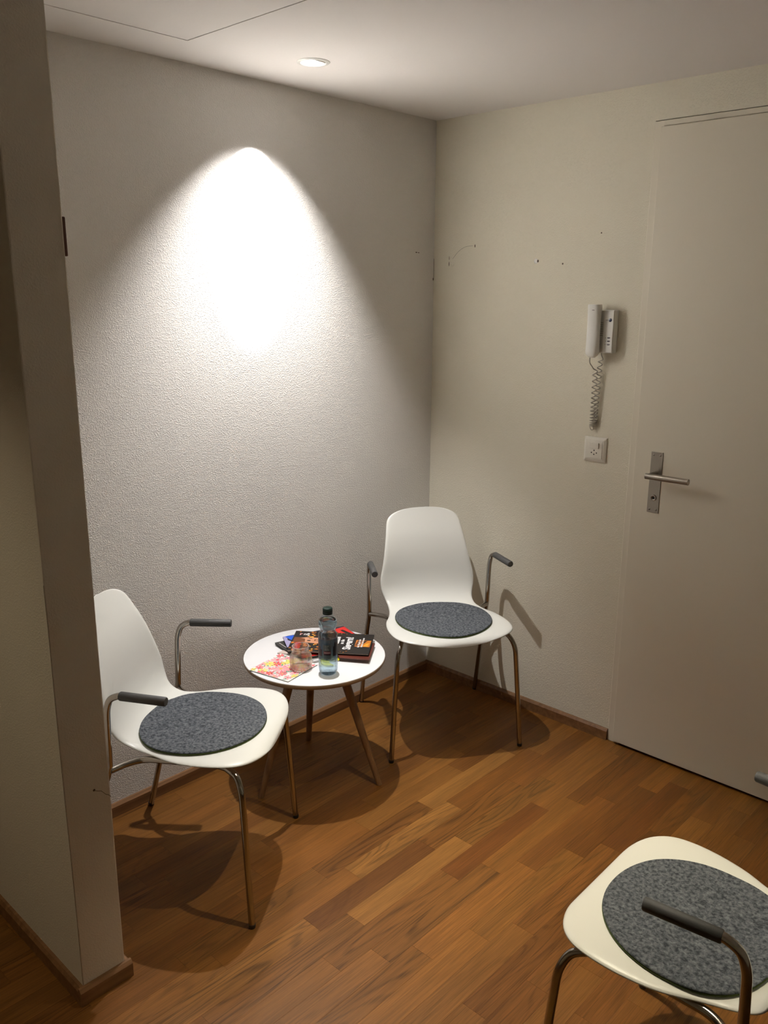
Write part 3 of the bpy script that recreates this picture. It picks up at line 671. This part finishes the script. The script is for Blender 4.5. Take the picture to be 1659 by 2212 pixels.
text(mag, 'nfj', .026, at_uv(.155, .165), (0, 0, a_u), WHT, sx=.8, bold=.0004)
text(mag, 'r', .026, at_uv(.085, .165), (0, 0, a_u), PNK, sx=.9, bold=.001)

# floral paper napkin stack (square)
nq = [(-.9620, -.1920), (-.9360, -.3420), (-1.0810, -.3690), (-1.1110, -.2190)]
nap_edge = cm('napkin_edge', (.04, .10, .07), .8); NAPW = cm('napkin_white', (.86, .82, .76), .85)
FP, FR, FC, FY, FG = cm('petal_pink', (.90, .40, .42), .85), cm('petal_red', (.80, .07, .10), .85), cm('petal_coral', (.88, .20, .22), .85), cm('petal_yellow', (.82, .76, .16), .85), cm('leaf_green', (.09, .29, .19), .85)
FO = cm('flower_eye', (.85, .42, .12), .85); FL = cm('petal_blush', (.92, .62, .60), .85)
prn = []
def flower(cx, cy, r, n, mat, eye, rg, thin=.5):
    for k in range(n):
        a = 2*PI*k/n+rg.uniform(-.1, .1); l = r*rg.uniform(.9, 1.15); w_ = r*2.6/n
        c, s = math.cos(a), math.sin(a)
        pts = [(cx+c*q*l-s*ww*w_, cy+s*q*l+c*ww*w_) for q, ww in ((.1, -.12), (.55, -.5), (.85, -.42), (1, 0), (.85, .42), (.55, .5), (.1, .12))]
        pts = [(min(max(u, .003), .997), min(max(v, .003), .997)) for u, v in pts]
        if len(set(pts)) == len(pts): prn.append((mat, pts))
    e = r*.2; pts = [(cx+e*math.cos(2*PI*k/8), cy+e*math.sin(2*PI*k/8)) for k in range(8)]
    if all(0 < u < 1 and 0 < v < 1 for u, v in pts): prn.append((eye, pts))
def leafp(cx, cy, l, a, mat=None):
    c, s = math.cos(a), math.sin(a)
    pts = [(cx+c*q*l-s*ww*l, cy+s*q*l+c*ww*l) for q, ww in ((0, 0), (.35, -.16), (.7, -.12), (1, 0), (.7, .12), (.35, .16))]
    if all(.004 < u < .996 and .004 < v < .996 for u, v in pts): prn.append((mat or FG, pts))
r4 = random.Random(5)
for _ in range(110):
    leafp(r4.uniform(.03, .97), r4.uniform(.03, .97), r4.uniform(.08, .14), r4.uniform(0, 2*PI))
for cx, cy, r, n, m_, e_ in [(.17, .30, .14, 9, FP, FR), (.30, .72, .13, 9, FL, FC), (.52, .60, .19, 13, FC, FO), (.50, .60, .16, 11, FP, FO), (.28, .47, .10, 7, FR, FO), (.16, .55, .11, 8, FY, FO), (.25, .87, .09, 7, FY, FC), (.10, .80, .08, 6, FC, FR), (.62, .36, .10, 7, FY, FR),
                             (.74, .45, .09, 6, FR, FR), (.82, .28, .11, 8, FY, FO), (.86, .60, .10, 7, FP, FR), (.68, .78, .09, 7, FC, FO), (.88, .86, .08, 6, FP, FR), (.45, .20, .12, 8, FY, FO), (.45, .90, .08, 6, FR, FO), (.70, .12, .12, 8, FL, FR), (.92, .12, .07, 6, FC, FO), (.98, .28, .09, 8, FP, FR), (.97, .72, .08, 7, FY, FO), (.62, .97, .10, 8, FP, FO), (.28, .98, .09, 7, FC, FO), (.02, .65, .09, 8, FP, FR), (.03, .95, .07, 6, FY, FC), (.60, .03, .07, 6, FY, FO), (.40, .36, .07, 6, FY, FC), (.30, .10, .09, 7, FP, FR), (.53, .40, .06, 5, FL, FR), (.08, .10, .08, 7, FC, FO), (.06, .45, .06, 5, FL, FR), (.92, .42, .06, 5, FC, WHT)]:
    flower(cx, cy, r*1.22, n, m_, e_, r4)
nap, uvn = magazine('napkin_stack', nq, TZ, .0030, NAPW, 'square floral paper napkins in pink, yellow and green on the side table', 'napkins', None, 'paper', prn)
for c in nap.children:
    if c.name.startswith('pages'): c.name = 'lower_napkins'; c.data.materials[0] = nap_edge
    elif c.name.startswith('back_cover'): c.name = 'bottom_napkin'
    elif c.name.startswith('front_cover'): c.name = 'top_napkin'
    elif c.name.startswith('cover_print'): c.name = 'flower_print'
if 'group' in nap: del nap['group']

# glass tumbler with a narrowed neck
GX, GY, GZ = -.9895, -.3235, TZ+.0034+.0012
tm = empty('glass_tumbler', (GX, GY, GZ), 0, 'empty clear glass with a narrowed neck standing on the floral napkins', 'glass')
outer = curve_smooth([(.026, 0), (.0325, .002), (.0348, .010), (.0352, .028), (.0342, .040), (.0300, .049), (.0262, .053), (.0255, .057), (.0262, .064), (.0268, .072)], 5)
inner = [(r-.0020, z) for r, z in outer[::-1] if z > .006]
lathe('glass_body', outer+[(.0262, .0730)]+inner+[(.028, .0055), (.0, .0050)], M['tumbler'], tm, 56)
lathe('glass_base', [(.0, .0002), (.018, .0002), (.0255, .0)], M['tumbler'], tm, 40)
lathe('rim', [(.0246, .0727), (.0252, .0737), (.0264, .0737), (.0270, .0727), (.0262, .0721), (.0252, .0721), (.0246, .0727)], newmat('glass_rim', (.62, .58, .55), .1, 0.0, **{'Alpha': .35}), tm, 48)
for r_, z_ in ((.0105, .0056), (.0075, .0057)):
    lathe('embossed_ring', [(r_, z_), (r_+.0006, z_+.0006), (r_+.0012, z_)], newmat('emboss', (.9, .85, .82), .1, 0, **{'Alpha': .5}), tm, 36)

# water bottle
BX, BY = -.9500, -.4060
bt = empty('water_bottle', (BX, BY, TZ), 0, 'clear plastic water bottle with dark green cap and blue label', 'bottle')
bprof = curve_smooth([(.0225, .0012), (.0272, .008), (.0292, .020), (.0298, .034), (.0296, .050), (.0292, .054), (.0292, .118), (.0296, .122), (.0285, .131), (.0240, .1385), (.0232, .142), (.0250, .149), (.0282, .160), (.0278, .171), (.0235, .182), (.0165, .190), (.0128, .1945), (.0124, .203)], 4)
lathe('bottle_body', [(0, .006), (.010, .0035), (.018, .0008)]+bprof, M['pet'], bt, 64)
wprof = [(max(r-.0006, 0), z) for r, z in bprof if z < .176]
lathe('water', [(0, .0066), (.010, .0042), (.0176, .0018)]+wprof+[(.0255, .1765), (0, .1765)], M['water'], bt, 64)
# five moulded feet ridges at the base
for k in range(5):
    a = 2*PI*k/5+.3
    tube('base_ridge', smooth_path([(.006*math.cos(a), .006*math.sin(a), .006), (.020*math.cos(a), .020*math.sin(a), .003), (.0272*math.cos(a), .0272*math.sin(a), .010), (.0290*math.cos(a), .0290*math.sin(a), .022)], 4), .0014, M['pet'], bt, 8)
cap_ = lathe('bottle_cap', [(0, .2150), (.0115, .2150), (.0140, .2140), (.0146, .2120), (.0146, .2005), (.0154, .2000), (.0154, .1950), (.0, .1950)], M['cap_green'], bt, 60)
for k in range(40):
    pass
bm = bmesh.new()
for k in range(48):
    a = 2*PI*k/48; add_tube(bm, [(.0146*math.cos(a), .0146*math.sin(a), .2015), (.0146*math.cos(a), .0146*math.sin(a), .2125)], .00045, 5)
bmobj('knurling', bm, M['cap_green'], cap_, True)
A0 = math.atan2(CAM.y-BY, CAM.x-BX)
def band(name, a0, a1, z0, z1, r, mat, seg=24, parent=None):
    return lathe(name, [(r, z0), (r, z1)], mat, parent or bt, seg, (0, 0), a0=A0+a0, a1=A0+a1)
lab = lathe('label', [(.0300, .053), (.0300, .120)], M['label_film'], bt, 64); tag(lab, 'dark blue wraparound label with grey panel')
darkb = newmat('label_navy', (.006, .010, .022), .3); pan = newmat('label_panel', (.055, .085, .10), .35); redl = newmat('label_red', (.23, .025, .05), .4); ptx = newmat('label_print', (.28, .32, .33), .4)
for a0, a1, zt_ in ((-1.5, -1.05, .105), (-1.05, -.86, .096), (-.86, -.66, .088), (.52, .68, .098), (.68, .95, .110), (.95, 1.3, .106), (1.3, 1.7, .112)):
    band('label_wave', a0, a1, .066, zt_, .03012, darkb, 8, lab)
band('label_panel', -.52, .30, .058, .104, .03015, pan, 16, lab)
band('label_bar', -.44, .26, .075, .083, .03030, redl, 16, lab)
band('label_bar', -.44, .26, .0705, .0745, .03030, darkb, 16, lab)
for z in (.100, .0955, .091, .0875): band('label_text', -.36, rg.uniform(-.05, .15), z, z+.0013, .03030, ptx, 10, lab)
band('label_text', -.40, .22, .0775, .0805, .03040, ptx, 14, lab)
band('label_frame', -.53, -.515, .056, .107, .03025, ptx, 2, lab); band('label_frame', .30, .315, .056, .107, .03025, ptx, 2, lab)

# ------------------------------------------------------------------ intercom
ic = empty('intercom_phone', (0, -.752, 1.45), 0, 'white wall intercom telephone left of the door', 'intercom')
box('base', (-.030, -.0420, -.068), (0, .012, .071), M['white_plastic'], ic, bev=.003)
box('base_left', (-.024, .010, -.068), (0, .036, .071), M['white_plastic'], ic, bev=.003)
box('face_plate', (-.0335, -.0415, -.066), (-.0295, -.0065, .069), M['white_plastic'], ic, bev=.0012)
def button(name, y, z, r, mat, sy=1.0):
    bm = bmesh.new(); add_lathe(bm, [(0, .0016), (r*.8, .0014), (r, .0004), (r, -.001)], 20)
    for v in bm.verts: v.co.y *= sy
    o = bmobj(name, bm, mat, ic, True); o.rotation_euler = (0, -PI/2, 0); o.location = (-.0335, y, z); return o
tag(button('open_button', -.0300, .0385, .0056, M['navy']), 'round navy button')
button('indicator', -.0205, .0388, .0012, M['dark']); button('indicator', -.0160, .0388, .0012, M['dark'])
for z in (-.018, -.0288, -.0396):
    button('call_button', -.0285, z, .0024, M['greybtn'], 2.4); button('indicator', -.0180, z, .0010, M['greybtn'])
for i in range(7):
    for j in range(3):
        o = button('speaker_hole', .0000-j*.0050+.004, .030-i*.0068, .0010, M['dark']); o.location.x = -.0302 if o.location.y < .012 else -.0245
# handset
hs = empty('handset'); hs.parent = ic
bm = bmesh.new()
secs = []
NZ = 26; NC = 24
z_top, z_bot = .088, -.083
for i in range(NZ+1):
    f = i/NZ; z = z_top+(z_bot-z_top)*f
    dx = .013+.008*(1-math.sin(PI*f))      # deeper at ear and mouth ends
    hw = .0215 if f > .1 else .0215*(.80+.20*math.sqrt(f/.1)); 
    if f > .93: hw *= math.sqrt(max(0.02, 1-((f-.93)/.085)**2))
    if f > .93: dx *= math.sqrt(max(0.05, 1-((f-.93)/.09)**2))
    ring = []
    for k in range(NC):
        a = 2*PI*k/NC; c, s = math.cos(a), math.sin(a)
        yy = hw*math.copysign(abs(s)**.75, s); xx = -.052-(dx*.8 if c > 0 else dx*1.0)*math.copysign(abs(c)**.7, c)
        ring.append(bm.verts.new((xx, yy, z)))
    secs.append(ring)
for a, b in zip(secs, secs[1:]):
    for k in range(NC): bm.faces.new((a[k], a[(k+1) % NC], b[(k+1) % NC], b[k]))
bm.faces.new(secs[0]); bm.faces.new(secs[-1])
bm.free()
# rebuilt as one closed handset shape with sharper top edge
bm = bmesh.new(); secs = []
for i in range(NZ+1):
    f = i/NZ; z = z_top+(z_bot-z_top)*f
    thick = .013+.006*abs(2*f-1)**2
    hw = .0215
    if f < .04: hw *= .93+.07*f/.04
    if f > .88: q = (f-.88)/.12; hw *= math.sqrt(max(.16, 1-q*q*.9)); thick *= math.sqrt(max(.2, 1-q*q*.85))
    cxx = -.048
    ring = [bm.verts.new((cxx-thick*math.copysign(abs(math.cos(2*PI*k/NC))**.6, math.cos(2*PI*k/NC)), hw*math.copysign(abs(math.sin(2*PI*k/NC))**.6, math.sin(2*PI*k/NC)), z)) for k in range(NC)]
    secs.append(ring)
for a, b in zip(secs, secs[1:]):
    for k in range(NC): bm.faces.new((a[k], a[(k+1) % NC], b[(k+1) % NC], b[k]))
bm.faces.new(secs[0]); bm.faces.new(secs[-1])
hs_o = bmobj('handset', bm, M['white_plastic'], ic, True); autosmooth(hs_o, 50); hs_o.location = (0, .020, 0)
bpy.data.objects.remove(hs)
hs_o.name = 'handset'
box('emblem', (-.0004, -.0042, -.0008), (.0004, .0042, .0008), M['greybtn'], hs_o).location = (-.0655, -.004, .070)
for z in (.066, -.058): box('cradle_hook', (-.036, .008, z-.008), (-.020, .030, z+.008), M['white_plastic'], ic, bev=.002)
# coiled cord: down from the handset, up again to the base
def coil(p0, p1, turns, r, n=14):
    p0, p1 = Vector(p0), Vector(p1); out = []
    d = (p1-p0); t = d.normalized(); a = Vector((0, 1, 0)); a = (a-t*a.dot(t)).normalized(); b = t.cross(a)
    m = int(turns*n)
    for i in range(m+1):
        f = i/m; ph = 2*PI*turns*f; g = f
        out.append(p0+d*g+(a*math.cos(ph)+b*math.sin(ph))*r)
    return out
def coil_path():
    # hanging loop: stretched at the top, tight at the bottom
    out = []
    def strand(y0, x0, z0, y1, x1, z1, turns, r, rev):
        res = []
        m = int(turns*14)
        for i in range(m+1):
            f = i/m; g = 1-(1-f)**1.75          # turns get closer towards the bottom
            ph = 2*PI*turns*f
            res.append(Vector((x0+(x1-x0)*g+r*math.sin(ph), y0+(y1-y0)*g+r*math.cos(ph), z0+(z1-z0)*g)))
        return res[::-1] if rev else res
    a = strand(.020, -.020, -.122, .0230, -.014, -.316, 15, .0074, False)
    b = strand(.0080, -.013, -.098, .0170, -.009, -.312, 17, .0074, True)
    bottom = [Vector((-.0120, .0300, -.322)), Vector((-.010, .0260, -.329)), Vector((-.009, .0190, -.326))]
    top1 = smooth_path([(-.046, .0285, -.083), (-.044, .029, -.100), (-.030, .0290, -.112), a[0]], 5)
    top2 = smooth_path([b[-1], (-.011, .0000, -.091), (-.012, .0060, -.075), (-.012, .0060, -.066)], 5)
    return top1[:-1]+a+smooth_path([a[-1]]+bottom+[b[0]], 4)[1:-1]+b+top2[1:]
cordo = tube('coiled_cord', coil_path(), .0018, M['cord'], ic, 6); tag(cordo, 'grey coiled cord hanging in a loop')

# ------------------------------------------------------------------ switch and socket
sw = empty('switch_socket', (0, -.7425, 1.0540), 0, 'white combined light switch and power socket below the intercom', 'socket')
bm = bmesh.new()
for (h0, h1, x0, x1) in ((.0430, .0330, -.004, -.010),):
    q0 = [(-h0, -h0), (h0, -h0), (h0, h0), (-h0, h0)]; q1 = [(-h1, -h1), (h1, -h1), (h1, h1), (-h1, h1)]
    A = [bm.verts.new((0, *p)) for p in q0]; B = [bm.verts.new((x0, *p)) for p in q0]; C = [bm.verts.new((x1, *p)) for p in q1]
    for P_, Q_ in ((A, B), (B, C)):
        for k in range(4): bm.faces.new((P_[k], P_[(k+1) % 4], Q_[(k+1) % 4], Q_[k]))
    bm.faces.new(C); bm.faces.new(A)
bmesh.ops.bevel(bm, geom=list(bm.edges), offset=.0012, segments=2, affect='EDGES')
M['socket_white'] = newmat('socket_white', (.80, .77, .68), .4)
bmobj('cover_plate', bm, M['socket_white'], sw)
box('insert', (-.0112, -.0295, -.0295), (-.0095, .0295, .0295), M['socket_white'], sw, bev=.0006)
rk = box('rocker', (-.0150, -.0175, .0040), (-.0108, .0175, .0240), M['socket_white'], sw, bev=.0012)
for y, z in ((.0095, -.0105), (-.0095, -.0105), (0, -.0160), (.0000, -.0020)):
    bm = bmesh.new(); add_lathe(bm, [(0, .0003), (.0021, .0003), (.0021, -.0005)], 14); o = bmobj('pin_hole', bm, M['dark'], sw, True); o.rotation_euler = (0, -PI/2, 0); o.location = (-.0112, y, z)
